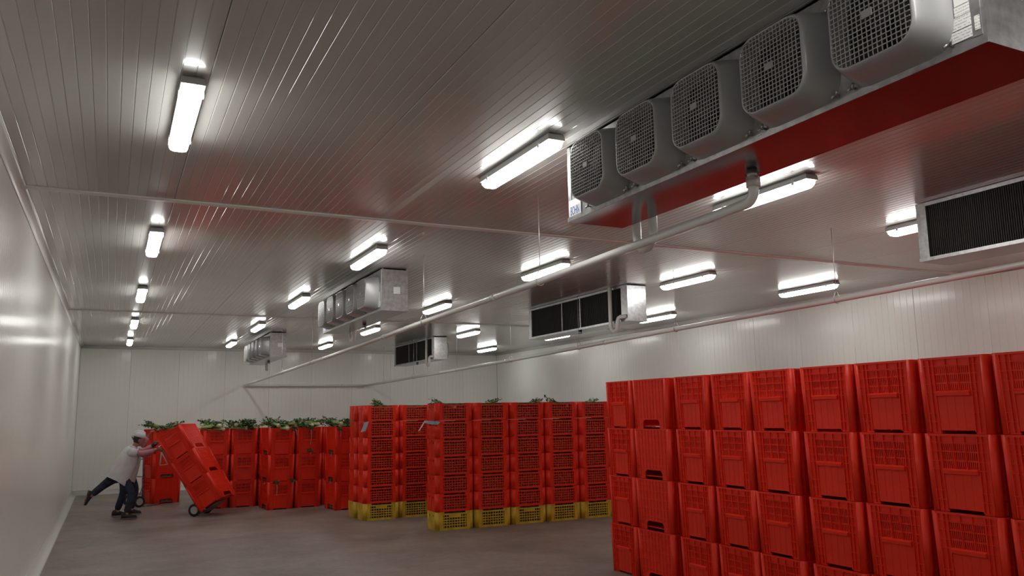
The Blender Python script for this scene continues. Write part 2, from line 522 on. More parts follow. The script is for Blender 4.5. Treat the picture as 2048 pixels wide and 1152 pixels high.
def evaporator(label, loc, rotz, L, D, trap=.34, dip=.04):
    """local: fan side towards -x at x=0, coil side at x=D, near end at y=0"""
    Z = H - loc[2] - .004
    root = empty('evaporator', loc, rotz)
    tag(root, label, 'evaporator', 'ceiling evaporators')
    b = MB()   # casing: end panels, fan plate, top, leaving the coil side open
    t = .012
    b.box(0, t, t, L - t, .006, Z); b.box(0, D, 0, t, .006, Z); b.box(0, D, L - t, L, .006, Z)
    b.box(0, D, 0, L, Z - t, Z)
    b.box(D - .10, D, L - .15, L - t, .02, Z - t)        # closed return-bend box at the far end
    b.box(D - .10, D, t, .085, .02, Z - t)
    b.box(-.004, .0, .012, .05, .03, Z - .01)            # folded edges of the sheet
    b.box(-.004, .0, L - .04, L - .006, .03, Z - .01)
    b.box(.0, .02, -.003, .0, .02, Z); b.box(D - .02, D, -.003, 0, .02, Z)
    for y in (.25, L / 2, L - .3):
        b.box(.05, .1, y, y + .05, Z, Z + .004)
    b.build('casing', M['galv'], root)
    b = MB()   # drain tray with a turned-up lip
    b.box(-.004, D + .006, -.004, L + .004, -.006, .004)
    b.build('drain_tray', M['tray'], root)
    b = MB()
    b.box(-.007, -.003, -.005, L + .005, -.006, .022); b.box(D + .004, D + .010, -.005, L + .005, -.006, .022)
    b.box(-.005, D + .008, -.007, -.003, -.006, .022); b.box(-.005, D + .008, L + .003, L + .007, -.006, .022)
    for i in range(9):
        y = .12 + i * (L - .3) / 8
        b.box(-.009, -.006, y, y + .022, .012, .016)
    b.build('tray_lip', M['galv'], root)
    b = MB()   # coil fins
    b.box(D - .09, D - .03, .085, L - .15, .02, Z - .02)
    for i in range(150):
        y = .088 + i * (L - .242) / 149
        b.box(D - .03, D - .022, y, y + .004, .022, Z - .022)
    o = b.build('coil_fins', M['coil'], root)
    b = MB()
    b.box(D - .02, D, .085, L - .15, .0, .022); b.box(D - .02, D, .085, L - .15, Z - .03, Z - .01)
    b.build('coil_frame', M['galv'], root)
    for y in (1.07, 1.60):
        b = MB(); b.box(D - .02, D + .004, y, y + .02, .02, Z - .02)
        b.build('coil_strut', M['galv'], root)
    # five fans
    cz = .218
    y0 = .325
    for i in range(5):
        cw = link('fan_cowl', COWL, root, (0, y0 + i * PITCH_F * (L / 2.72), cz))
        link('grille', GRILLE, cw); link('badge', BADGE, cw); link('fan', FAN, cw); link('backing', FBACK, cw)
        for sy, sz in ((-1, -1), (1, -1), (1, 1), (-1, 1)):
            link('wing_screw', SCREW, cw, (0, sy * .203, sz * .182))
    # printed stickers at the near end of the fan plate
    for (ya, yb, za, zb, mm) in ((.045, .120, .036, .075, 'print'), (.045, .118, .078, .122, 'print'), (.046, .100, .124, .160, 'print'),
                                 (.046, .098, .162, .215, 'paper'), (.106, .150, .20, .30, 'print'), (.016, .034, .05, .10, 'print')):
        b = MB(); b.box(-.0055, -.0042, ya, yb, za, zb)
        b.build('sticker', M[mm], root)
    b = MB(); b.box(.14, .22, -.0015, .0, .19, .27)
    b.build('sticker', M['print'], root)
    # maker's plate at the far end
    b = MB(); b.box(-.0055, -.0042, L - .155, L - .012, .012, .125)
    pl = b.build('maker_plate', M['paper'], root)
    tm = link('lettering', NAME_TEXT, pl)
    tm.matrix_local = Matrix(((0, 0, -1, -.006), (-.62, 0, 0, L - .03), (0, 1.32, 0, .028), (0, 0, 0, 1)))
    # insulated suction pipe: leaves the ceiling, dips in a U and enters the coil end
    b = MB(); px = D + .05; py = L - trap
    path = [(px, py, Z + .003), (px, py, .10), (px, py, -dip)]
    for k in range(1, 8):
        a = PI * k / 8
        path.append((px, py + .085 - .085 * math.cos(a), -dip - .085 * math.sin(a)))
    path += [(px, py + .17, -dip), (px, py + .172, .01), (px - .006, py + .185, .045), (px - .02, py + .205, .058), (px - .06, min(py + .30, L - .02), .058)]
    b.tube(path, .028, 12)
    b.build('suction_pipe', M['pvc'], root)
    b = MB(); b.cyl((D * .7, L * .515, -.006), (D * .7, L * .515, -.05), .026, 12)
    b.build('drain_spout', M['galv'], root)
    return root
NAME_TEXT = text_mesh('BOHN', .060, M['blue_ink'])

TZ = 2.830
evaporator('large near evaporator with five fan cowls and stickers on its end', (2.515, 1.525, TZ), 0, 2.72, .40, .26, .09)
evaporator('middle evaporator of the fan side line, behind the second lamp row', (2.69, 8.76, TZ), 0, 2.82, .31)
evaporator('small farthest evaporator of the fan side line near the back wall', (2.76, 16.36, TZ), 0, 2.78, .31)
evaporator('near coil side evaporator cut by the right frame edge', (5.95 + .36, 4.36, TZ), PI, 2.82, .36)
evaporator('middle coil side evaporator with white pipe bend at its near end', (6.05 + .30, 11.58, TZ), PI, 2.82, .30)
evaporator('farthest coil side evaporator, with white pipe bend, near the back wall', (6.20 + .30, 19.07, TZ), PI, 2.74, .30)

# ------------------------------------------------------------------ condensate pipes
def drain_line(x, y0, z0, y1, z1, rods, label):
    b = MB()
    knots = [(y0, z0), (5.3, 2.634), (7.86, 2.598), (12.1, 2.52), (y1, z1)]
    def z(y):
        for (a, p), (c, q) in zip(knots, knots[1:]):
            if y <= c: return p + (q - p) * (y - a) / (c - a)
        return z1
    R = .06
    path = [(x, y0, TZ - .05), (x, y0, z0 + R)]
    for k in range(1, 6):
        a = PI / 2 * k / 5
        path.append((x, y0 + R - R * math.cos(a), z0 + R - R * math.sin(a)))
    path += [(x, y, z(y)) for y in (y0 + .3, y0 + 1.2, 5.3, 7.86, 10, 12.1, 16, y1)]
    b.tube(path, .027, 12)
    root = b.build('drain_pipe', M['pvc'])
    tag(root, label, 'pipe', 'white drain pipes')
    b = MB(); b.cyl((x, y0, z0 + R + .015), (x, y0, z0 + R + .065), .036, 14)
    b.cyl((x, y0, z0 + R + .065), (x, y0, TZ - .045), .031, 14)
    b.build('coupling', M['pvc'], root)
    for y in (y0 + 3.1, y0 + 6.2, y0 + 9.3, y0 + 12.4, y0 + 15.5):
        if y < y1 - .3:
            b = MB(); b.cyl((x, y, z(y)), (x, y + .07, z(y + .07)), .031, 12)
            b.build('socket', M['pvc'], root)
    for y in rods:
        b = MB(); b.cyl((x, y, z(y) + .07), (x, y, H - .001), .0035, 6)
        b.build('hanger_rod', M['rod'], root)
        b = MB()
        pts = [(x + .034 * math.cos(PI * 1.0 + PI * k / 8), y, z(y) + .034 * math.sin(PI + PI * k / 8)) for k in range(9)]
        pts = [(x - .012, y, z(y) + .075), (x - .034, y, z(y) + .03)] + pts + [(x + .034, y, z(y) + .03), (x + .012, y, z(y) + .075)]
        b.tube(pts, .0045, 6)
        b.build('hanger_clip', M['rod'], root)
    return root
P1, P2, YP = 2.87, 5.97, YB - .075
drain_line(P1, 3.0, 2.69, YP, 2.416, (5.3, 7.86, 13.1, 15.7), 'white drain pipe running under the fan side evaporators to the back wall')
drain_line(P2, 2.95, 2.68, YP, 2.416, (5.27, 7.66, 9.9, 12.12, 14.5, 17.0, 19.2), 'white drain pipe running under the coil side evaporators to the back wall')
b = MB(); b.cyl((P1 - .02, YP, 2.416), (P2 + .02, YP, 2.416), .026, 12)
o = b.build('drain_pipe', M['pvc'])
tag(o, 'white level drain pipe fixed across the back wall', 'pipe', 'white drain pipes')
for x in (P1 + .8, P1 + 1.6, P1 + 2.4):
    b = MB(); b.cyl((x, YP, 2.416), (x + .06, YP, 2.416), .030, 12); b.box(x + .02, x + .04, YP, YB, 2.40, 2.432)
    b.build('wall_clip', M['pvc'], o)

# ------------------------------------------------------------------ big red bins
BW, BD, BH = .485, .585, .4885
BP = .4905
def bin_meshes(m):
    body = MB(); vents = []; ledges = []
    rc = .030
    for sx in (-1, 1):
        for sy in (-1, 1):
            body.cyl((sx * (BW / 2 - rc), sy * (BD / 2 - rc), 0), (sx * (BW / 2 - rc), sy * (BD / 2 - rc), BH), rc, 16)
    body.box(-BW / 2 + .03, BW / 2 - .03, -BD / 2 + .03, BD / 2 - .03, .022, .032)
    # panel faces (towards -y and +y)
    for sy in (-1, 1):
        T = lambda p, sy=sy: (p[0], sy * (BD / 2 + p[1]), p[2])
        B = lambda u0, u1, n0, n1, z0, z1: body.box(u0, u1, n0, n1, z0, z1, T)
        hw = BW / 2 - rc + .005
        vw = .122
        B(-hw, -vw, -.026, -.014, 0, BH); B(vw, hw, -.026, -.014, 0, BH)
        B(-vw, vw, -.026, -.014, .432, BH)
        B(-vw, vw, -.022, -.008, .020, .262)
        B(-hw, hw, -.026, -.001, BH - .014, BH)                      # rim
        for u in (.126, .156, .194):
            for s in (-1, 1): B(s * u - .003, s * u + .003, -.016, -.002, .01, BH)
        for u in (-.0405, .0405): B(u - .003, u + .003, -.016, -.003, .27, BH)
        for z in (.072, .128, .262, .315, .375, .432):
            for s in (-1, 1): B(s * .126, s * hw, -.016, -.004, z, z + .005)
        B(-vw, vw, -.016, -.003, .430, .436); B(-vw, vw, -.016, -.004, .375, .379)
        for u in (-.06, 0, .06): B(u - .0015, u + .0015, -.009, -.0065, .03, .235)
        v = MB()
        for g in range(3):
            c = (g - 1) * .0805
            for k in range(6):
                uu = c - .034 + k * .0136
                v.box(uu - .0036, uu + .0036, -.024, -.014, .262, .432, T)
        for z in (.262, .316, .372, .424):
            v.box(-vw, vw, -.025, -.013, z, z + .010, T)
        vents.append(v.mesh('vent_grille', m))
        l = MB()
        l.prism([(0, .236), (.012, .240), (.014, .262), (-.004, .270), (-.016, .266), (-.016, .236)], -.121, .117, lambda p, T=T: T((p[2], p[0], p[1])))
        ledges.append(l.mesh('label_ledge', m))
    # handle faces (towards -x and +x) with the hand notch at the bottom edge
    for sx in (-1, 1):
        T = lambda p, sx=sx: (sx * (BW / 2 + p[1]), p[0], p[2])
        B = lambda u0, u1, n0, n1, z0, z1: body.box(u0, u1, n0, n1, z0, z1, T)
        hw = BD / 2 - rc + .005; q = .145; r = .04; zt = .086
        poly = [(-hw, 0), (-q, 0), (-q, zt - r)] + [(-q + r - r * math.cos(PI / 2 * k / 4), zt - r + r * math.sin(PI / 2 * k / 4)) for k in range(1, 5)]
        poly += [(q - r + r * math.sin(PI / 2 * k / 4), zt - r + r * math.cos(PI / 2 * k / 4)) for k in range(0, 5)] + [(q, 0), (hw, 0), (hw, BH), (-hw, BH)]
        body.prism(poly, -.024, -.010, lambda p, T=T: T((p[0], p[2], p[1])))
        B(-hw, hw, -.026, -.001, BH - .014, BH)
        for z in (.128, .208, .292, .372, .432): B(-hw, hw, -.012, -.003, z, z + .005)
        for z in (.04, .085):
            for s in (-1, 1): B(s * .165, s * hw, -.012, -.003, z, z + .005)
        for k in range(-4, 5):
            u = k * .054
            B(u - .002, u + .002, -.012, -.005, .10 if abs(u) < .165 else .01, BH)
        B(-.13, .13, -.012, 0, .090, .096)
    bodym = body.mesh('produce_bin', m)
    for me in [bodym] + vents + ledges:          # the bins taper a little towards the floor
        for v in me.vertices:
            f = .958 + .042 * min(v.co.z / BH, 1)
            v.co.x *= f; v.co.y *= f
        me.update()
    return bodym, vents, ledges
BBODY, BVENT, BLEDGE = bin_meshes(M['red'])
def make_bin():
    o = link('produce_bin', BBODY)
    for v in BVENT: link('vent_grille', v, o)
    for l in BLEDGE: link('label_ledge', l, o)
    return o
BIN0 = make_bin(); bin_used = [False]
def new_bin(loc, rotz, label, group):
    if not bin_used[0]:
        o = BIN0; bin_used[0] = True
        o.location = loc; o.rotation_euler = (0, 0, rotz)
    else:
        o = copy_tree(BIN0, loc, rotz)
    return tag(o, label, 'bin', group)
def level_word(k, n):
    """k counted from the floor"""
    if k == n - 1: return 'topmost'
    if k == 0: return 'bottom'
    return ORD[n - 1 - k] + ' from the top'

# front wall of stacks, far end first: (y far, y near, turned handle side outwards)
FRONT = [(7.435, 6.95, 0), (6.935, 6.35, 1), (6.26, 5.775, 0), (5.735, 5.25, 0), (5.225, 4.74, 0), (4.665, 4.18, 0), (4.155, 3.67, 0), (3.63, 3.145, 0), (3.115, 2.63, 0)]
for i, (ya, yb, hs) in enumerate(FRONT):
    for k in range(4):
        jx = random.uniform(-.006, .006); jr = random.uniform(-.008, .008)
        x = 4.80 + (BW if hs else BD) / 2 + jx + (.012 if i in (3, 6) else 0)
        w_ = 'notch side ' if hs else ''
        new_bin((x, (ya + yb) / 2, k * BP), (0 if hs else -PI / 2) + jr,
                'red %sbin, %s, %s stack from far end of near wall' % (w_, level_word(k, 4), ORD[i]), 'bins of the near red wall')

# more of the same bins stand in rows behind that wall, out of sight
mass = MB()
for r in range(6):
    x = 5.78 + r * .64
    for c in range(11):
        y = 1.1 + c * .6
        for k in range(4):
            z = k * BP
            x0, x1, y0, y1 = x - .29, x + .29, y - .24, y + .24
            mass.box(x0, x0 + .02, y0, y1, z, z + BH); mass.box(x1 - .02, x1, y0, y1, z, z + BH)
            mass.box(x0 + .02, x1 - .02, y0, y0 + .02, z, z + BH); mass.box(x0 + .02, x1 - .02, y1 - .02, y1, z, z + BH)
            mass.box(x0 + .02, x1 - .02, y0 + .02, y1 - .02, z + .02, z + .03)
for c in range(2):
    for k in range(4):
        z = k * BP; x0, x1 = 4.8, 5.38; y = 2.35 - c * .52
        mass.box(x0, x0 + .02, y - .24, y + .24, z, z + BH); mass.box(x1 - .02, x1, y - .24, y + .24, z, z + BH)
        mass.box(x0 + .02, x1 - .02, y - .24, y - .22, z, z + BH); mass.box(x0 + .02, x1 - .02, y + .22, y + .24, z, z + BH)
        mass.box(x0 + .02, x1 - .02, y - .22, y + .22, z + .02, z + .03)
o = mass.build('stacked_bins', M['red'])
tag(o, 'further red bins stacked in rows behind the near red wall', 'bins', None, 'stuff')

# back left stacks, three bins high
BACK = [(.97, 17.83, math.radians(113), 'turned stack behind the worker in white'), (1.78, 16.32, .03, 'stack behind the loaded hand truck'),
        (2.29, 16.30, -.02, 'stack right behind the tilted load'), (2.80, 15.50, .10, 'stack with hand notches left of the twin stack'),
        (3.325, 15.57, 0, 'stack between the two notched celery stacks'), (3.82, 14.74, .10, 'stack touching the yellow footed crates')]
BACK2 = [(2.80, 16.19, 0, 'half hidden stack behind the notched one'), (3.86, 15.76, 0, 'half hidden stack behind the yellow footed end')]
for i, (x, y, rz, where) in enumerate(BACK + BACK2):
    for k in range(3):
        new_bin((x + random.uniform(-.008, .008), y + random.uniform(-.008, .008), k * .478), rz + random.uniform(-.015, .015),
                'red celery bin, %s, %s' % (level_word(k, 3) if k != 1 else 'middle', where), 'celery bins along the back')

# ------------------------------------------------------------------ small crates
CW, CD, CH, CP = .592, .388, .2555, .2585
def crate_meshes(m, plate):
    body = MB(); vents = []
    rc = .048
    for sx in (-1, 1):
        for sy in (-1, 1):
            body.cyl((sx * (CW / 2 - rc), sy * (CD / 2 - rc), 0), (sx * (CW / 2 - rc), sy * (CD / 2 - rc), CH), rc, 14)
    body.box(-CW / 2 + .03, CW / 2 - .03, -CD / 2 + .03, CD / 2 - .03, .004, .014)
    for sy in (-1, 1):
        T = lambda p, sy=sy: (p[0], sy * (CD / 2 + p[1]), p[2])
        B = lambda u0, u1, n0, n1, z0, z1: body.box(u0, u1, n0, n1, z0, z1, T)
        hw = CW / 2 - rc + .004; vw = .185
        for s in (-1, 1):
            B(s * vw, s * hw, -.02, -.004, 0, CH)
            for z in (.03, .075, .12, .165, .21): B(s * vw, s * hw, -.005, -.001, z, z + .004)
            B(s * (vw - .004), s * (vw + .004), -.01, 0, 0, CH)
        B(-vw, vw, -.02, -.001, .212, .231)
        B(-vw, vw, -.02, -.001, .0, .03)
        for s in (-1, 1): B(s * .165, s * vw, -.02, -.001, .231, CH)
        v = MB()
        for z in (.060, .096, .132, .170):
            v.box(-vw, vw, -.016, -.005, z, z + .011, T)
        for k in range(9):
            u = (k - 4) * .041
            v.box(u - .004, u + .004, -.018, -.008, .03, .212, T)
        if plate:
            v.box(-.095, .095, -.012, -.003, .170, .212, T)
        vents.append(v.mesh('vent_grille', m))
    for sx in (-1, 1):
        T = lambda p, sx=sx: (sx * (CW / 2 + p[1]), p[0], p[2])
        B = lambda u0, u1, n0, n1, z0, z1: body.box(u0, u1, n0, n1, z0, z1, T)
        hw = CD / 2 - rc + .004
        B(-hw, hw, -.02, -.005, 0, .186); B(-hw, hw, -.02, -.005, .212, CH)
        B(-hw, -.082, -.02, -.005, .186, .212); B(-.052, .052, -.02, -.005, .186, .212); B(.082, hw, -.02, -.005, .186, .212)
        B(-.012, .012, -.006, 0, .01, CH - .02); B(-hw, hw, -.006, -.001, CH - .012, CH)
        for z in (.04, .09, .14):
            for s in (-1, 1): B(s * .02, s * hw, -.006, -.002, z, z + .005)
    return body.mesh('crate', m), vents
def make_crate(m, plate):
    bm, vs_ = crate_meshes(m, plate)
    o = link('crate', bm)
    for v in vs_: link('vent_grille', v, o)
    return o
CR = {'red': make_crate(M['red'], False), 'yellow': make_crate(M['yellow'], False), 'yellow_plate': make_crate(M['yellow'], True)}
cr_used = {k: False for k in CR}
def new_crate(kind, loc, rotz, label, group):
    if not cr_used[kind]:
        o = CR[kind]; cr_used[kind] = True
        o.location = loc; o.rotation_euler = (0, 0, rotz)
    else:
        o = copy_tree(CR[kind], loc, rotz)
    return tag(o, label, 'crate', group)
CRATES = [(4.235 + .30 + i * .605, 11.30, 'in %s stack of the yellow footed crate row' % ORD[i]) for i in range(6)]
CRATES += [(3.955, 12.99, 'in the set back crate stack with the hanging card'), (4.565, 13.05, 'in the half hidden crate stack beside the carded stack'),
           (3.925, 13.42, 'in the rear crate stack behind the carded one')]
for i, (x, y, where) in enumerate(CRATES):
    for k in range(7):
        kind = 'red' if k else ('yellow_plate' if i in (0, 2, 6) else 'yellow')
        lab = ('yellow foot crate %s' % where) if k == 0 else 'red crate, %s, %s' % (level_word(k, 7), where)
        new_crate(kind, (x + random.uniform(-.005, .005), y + random.uniform(-.006, .006), k * CP), random.uniform(-.008, .008), lab,
                  'crates of the yellow footed stacks')

# ------------------------------------------------------------------ celery
def celery_proto(seed, n_st=7, length=.40):
    rnd = random.Random(seed)
    st = MB(); lf = MB()
    for i in range(n_st):
        a = 2 * PI * i / n_st + rnd.uniform(-.3, .3); sp = rnd.uniform(.03, .10)
        L = length * rnd.uniform(.75, 1.1)
        path = []; R = []
        for k in range(5):
            t = k / 4
            rr = .024 + sp * t * t
            path.append((L * t, rr * math.cos(a) * 1.3, .035 + rr * math.sin(a) * .5 + .015 * t))
            R.append(.015 * (1 - .5 * t))
        st.tube(path, R, 6)
        for q in range(13):
            t = rnd.uniform(.62, 1.08)
            c = Vector(path[3]).lerp(Vector(path[4]), (t - .75) * 4) + Vector((rnd.uniform(-.02, .02), rnd.uniform(-.04, .04), rnd.uniform(-.012, .03)))
            d1 = Vector((rnd.uniform(-.3, 1), rnd.uniform(-1, 1), rnd.uniform(-.4, .7))).normalized() * rnd.uniform(.02, .04)
            d2 = d1.cross(Vector((rnd.uniform(-.4, .4), rnd.uniform(-.4, .4), 1))).normalized() * rnd.uniform(.012, .024)
            nrm = d1.cross(d2).normalized() * .005
            lf.add([c - d1, c - d1 * .2 + d2 + nrm, c + d1, c - d1 * .2 - d2 + nrm, c - nrm], [(0, 1, 4), (1, 2, 4), (2, 3, 4), (3, 0, 4)])
    st.ellipsoid((.0, 0, .035), (.04, .04, .036), 10, 6, 1)
    return st.mesh('celery_bunch', [M['stalk'], M['butt']]), lf.mesh('leaves', M['leaf'])
CEL = [celery_proto(s, n) for s, n in ((1, 7), (2, 6), (3, 8), (4, 5))]
def celery(loc, rot, scale, label, group, which):
    s, l = CEL[which % 4]
    o = link('celery_bunch', s, None, loc)
    o.rotation_euler = rot; o.scale = (scale,) * 3
    link('leaves', l, o)
    return tag(o, label, 'celery', group)
cnt = 0
CEL_WHERE = ['turned stack behind the worker', 'stack behind the loaded hand truck', 'stack right behind the tilted load',
             'stack with hand notches beside the tilted load', 'stack between the two notched stacks', 'stack touching the yellow footed crates']
for i, (x, y, rz, where) in enumerate(BACK):
    n = (5, 8, 10, 10, 10, 9)[i]
    for k in range(n):
        a = random.uniform(0, 2 * PI)
        px = x + random.uniform(-.17, .17); py = y + random.uniform(-.24, .16)
        ca, sa = math.cos(a), math.sin(a)
        z = 2 * .478 + BH - .035 + random.uniform(-.01, .035) + (.045 if k > 4 else 0)
        celery((px - .2 * ca, py - .2 * sa, z), (random.uniform(-.3, .3), random.uniform(-.16, .06), a), random.uniform(.8, 1.1),
               'leafy celery bunch heaped on the red %s' % CEL_WHERE[i], 'celery on the %s' % CEL_WHERE[i], cnt)
        cnt += 1
for i, (x, y, where) in enumerate(CRATES[:6] + CRATES[6:7]):
    for k in range((1, 1, 1, 1, 1, 1, 1)[i]):
        a = random.choice((.2, 2.8)) + random.uniform(-.4, .4)
        px = x + random.uniform(-.1, .1) - .12 * math.cos(a); py = y - .06 + random.uniform(-.05, .05) - .12 * math.sin(a)
        celery((px, py, 6 * CP + CH - .085), (random.uniform(-.2, .2), -.22 + random.uniform(-.1, .1), a), .82,
               'celery leaves over the crate rim %s' % where.replace('in ', 'on ', 1), 'celery %s' % where, cnt)
        cnt += 1
# celery packed inside the crates and celery bins, seen only through their vents
def fill(name, boxes, label):
    b = MB()
    for (cx, cy, cz, hx, hy, hz, rz) in boxes:
        ca, sa = math.cos(rz), math.sin(rz)
        T = lambda p: (cx + p[0] * ca - p[1] * sa, cy + p[0] * sa + p[1] * ca, cz + p[2])
        nx, nz = 9, 5
        for sy in (-1, 1):
            v = [((i / nx - .5) * 2 * hx, sy * (hy - random.uniform(0, .03)), (k / nz) * hz) for k in range(nz + 1) for i in range(nx + 1)]
            b.add(v, [(k * (nx + 1) + i, k * (nx + 1) + i + 1, (k + 1) * (nx + 1) + i + 1, (k + 1) * (nx + 1) + i) for k in range(nz) for i in range(nx)], False, 0, T)
        b.box(-hx, hx, -hy + .03, hy - .03, 0, hz - .02, T)
    o = b.build(name, M['packed'])
    return tag(o, label, 'celery', None, 'stuff')
for (x, y, where) in CRATES:
    fill('packed_celery', [(x, y, k * CP + .016, .255, .155, .236, 0) for k in range(7)], 'packed celery behind the vents ' + where)
for (x, y, rz, where) in BACK:
    fill('packed_celery', [(x, y, k * .478 + .034, .20, .24, .42, rz) for k in range(3)], 'packed celery behind the vents, ' + where)
# leafy stems caught in the hand notches and hanging down the bin fronts
def sprig(loc, length, label, seed):
    rnd = random.Random(seed); b = MB()
    path = [(0, 0, 0), (.012, -.012, -.02), (.02, -.016, -length * .5), (.016 + rnd.uniform(-.02, .02), -.014, -length)]
    b.tube(path, [.006, .006, .005, .008], 6)
    o = b.build('loose_celery', M['tie'], None, loc)
    lf = MB()
    for q in range(14):
        c = Vector((rnd.uniform(-.05, .05), rnd.uniform(-.022, -.008), rnd.uniform(-.03, .03)))
        d1 = Vector((rnd.uniform(-1, 1), rnd.uniform(-.3, .3), rnd.uniform(-1, 1))).normalized() * .024
        d2 = d1.cross(Vector((0, 1, .3))).normalized() * .014
        lf.add([c - d1, c + d2, c + d1, c - d2, c + Vector((0, -.005, 0))], [(0, 1, 4), (1, 2, 4), (2, 3, 4), (3, 0, 4)])
    lf.build('leaves', M['leaf'], o)
    return tag(o, label, 'celery', 'stray celery stems')
for (x, y, z, ln, lab, s) in ((2.73, 15.19, .955 * 0 + .49, .24, 'celery stem hanging low from the notched celery stack', 11),
                             (3.02, 15.19, .50, .05, 'tuft of celery leaves at the right edge of the notched stack', 12),
                             (3.34, 15.262, 1.43, .30, 'long celery stem hanging down the stack between the notched stacks', 13),
                             (3.34, 15.262, 1.03, .08, 'tuft of leaves halfway down the stack between the notched stacks', 14),
                             (3.05, 15.19, 1.42, .12, 'short pale stem over the rim of the notched celery stack', 15),
                             (3.68, 14.43, 1.42, .14, 'pale stem over the rim beside the yellow footed crates', 16)):
    sprig((x, y, z), ln, lab, s)
for (x, y, z, lab, s) in ((2.575, 15.42, .98, 'leaves in the upper hand notch of the notched celery stack', 21),
                          (2.575, 15.40, .50, 'leaves in the lower hand notch of the notched celery stack', 22),
                          (3.60, 14.66, .98, 'leaves in the upper notch beside the yellow footed crates', 23),
                          (3.60, 14.70, .50, 'leaves in the lower notch beside the yellow footed crates', 24)):
    o = sprig((x, y, z), .05, lab, s); o.rotation_euler = (0, 0, -PI / 2)

# ------------------------------------------------------------------ cards tucked between crates
def card(pts, m, label):
    P = [Vector(p) for p in pts]
    n = (P[1] - P[0]).cross(P[-1] - P[0]).normalized() * .0015
    b = MB(); k = len(P)
    c = sum(P, Vector()) / k
    v = [p - c - n for p in P] + [p - c + n for p in P]
    b.add(v, [tuple(range(k)), tuple(reversed(range(k, 2 * k)))] + [(i, i + k, (i + 1) % k + k, (i + 1) % k) for i in range(k)])
    return tag(b.build('stock_card', m, None, c), label, 'card')
card([(3.655, 12.765, 1.535), (3.725, 12.765, 1.55), (3.665, 12.745, 1.40), (3.59, 12.745, 1.385)], M['card'], 'blue grey card hanging at the corner of the set back crates')
card([(4.225, 11.47, 1.553), (4.225, 11.12, 1.546), (4.30, 11.09, 1.535), (4.26, 11.075, 1.495), (4.205, 11.12, 1.500), (4.205, 11.47, 1.515)], M['card'],
     'blue grey card bent around the corner of the yellow footed row')
card([(4.20, 11.47, 1.555), (4.215, 11.46, 1.55), (4.12, 11.46, 1.41), (4.10, 11.47, 1.40)], M['paper'], 'thin white card edge sticking out beside the bent card')

# ------------------------------------------------------------------ hand trucks
def truck_frame(root, Tm, L=1.42):
    """local: u along the rails (z), x towards the load, y across; Tm maps to the root's space"""
    T = lambda p: Tm @ Vector(p)
    for sy in (-1, 1):
        b = MB(); b.tube([T((-.03, sy * .17, .0)), T((-.03, sy * .17, L * .8)), T((-.05, sy * .16, L * .93))], .014, 8)
        b.build('rail', M['truck'], root)
    b = MB()
    b.tube([T((-.05, -.16, L * .93)), T((-.11, -.15, L)), T((-.14, -.09, L + .02)), T((-.14, .09, L + .02)), T((-.11, .15, L)), T((-.05, .16, L * .93))], .015, 8)
    b.build('handle', M['chrome'], root)
    for z in (.22, .55, .88):
        b = MB(); b.tube([T((-.03, -.17, z)), T((-.045, 0, z)), T((-.03, .17, z))], .010, 6)
        b.build('cross_bar', M['truck'], root)
    b = MB()
    v = [T(p) for p in ((-.03, -.19, -.006), (.30, -.17, -.006), (.30, .17, -.006), (-.03, .19, -.006), (-.03, -.19, .0), (.30, -.17, .0), (.30, .17, .0), (-.03, .19, .0))]
    b.add(v, [(3, 2, 1, 0), (4, 5, 6, 7), (0, 1, 5, 4), (1, 2, 6, 5), (2, 3, 7, 6), (3, 0, 4, 7)])
    b.build('toe_plate', M['truck'], root)
def truck_wheel(root, c, ax, r=.105):
    A = Vector(ax).normalized(); c = Vector(c)
    b = MB()
    ref = Vector((0, 0, 1)); s = A.cross(ref).normalized()
    rings = []
    for rr, dd in ((r * .62, -.022), (r * .92, -.026), (r, -.014), (r, .014), (r * .92, .026), (r * .62, .022)):
        rings.append([c + A * dd + rr * (math.cos(2 * PI * k / 20) * ref + math.sin(2 * PI * k / 20) * s) for k in range(20)])
    b.loft(rings + [rings[0]], False, True)
    wl = b.build('wheel', M['black'], root)
    b = MB(); b.cyl(c - A * .018, c + A * .018, r * .63, 18); b.cyl(c - A * .03, c + A * .03, r * .2, 10)
    b.build('hub', M['hub'], wl)

# loaded truck, leaning back towards the worker
CA, TH = math.radians(32.1), math.radians(33.7)
dv = Vector((math.cos(CA), -math.sin(CA), 0)); tv = Vector((math.sin(CA), math.cos(CA), 0)); zv = Vector((0, 0, 1))
dp = dv * math.cos(TH) + zv * math.sin(TH); up = zv * math.cos(TH) - dv * math.sin(TH)
C0 = Vector((1.417, 14.894, .062))
lm = Matrix.Identity(4)
for r in range(3):
    lm[r][0], lm[r][1], lm[r][2] = dp[r], tv[r], up[r]
for k in range(3):
    o = new_bin((0, 0, 0), 0, 'tilted red bin, %s on the leaning hand truck' % ('lowest', 'middle one', 'uppermost')[k], 'bins tilted on the hand truck')
    m = lm.copy(); m.translation = C0 + dp * (BW / 2) + tv * (BD / 2) + up * (k * BP + .004)
    o.matrix_world = m
tr = empty('hand_truck', (C0.x, C0.y, 0))
tag(tr, 'loaded hand truck leaning back under three red bins', 'hand truck', 'hand trucks')
tm = lm.copy(); tm.translation = C0 + tv * (BD / 2) - Vector((C0.x, C0.y, 0))
truck_frame(tr, tm, 1.40)
axc = tm @ Vector((-.135, 0, .0)); axc.z = .105
for s in (-1, 1):
    truck_wheel(tr, axc + tv * s * .22, tv)
b = MB(); b.cyl(axc - tv * .22, axc + tv * .22, .011, 8)
for s in (-1, 1):
    b.tube([axc + tv * s * .15, tm @ Vector((-.03, s * .15, .16))], .010, 6); b.tube([axc + tv * s * .15, tm @ Vector((-.03, s * .15, .0))], .010, 6)
b.build('axle', M['truck'], tr)

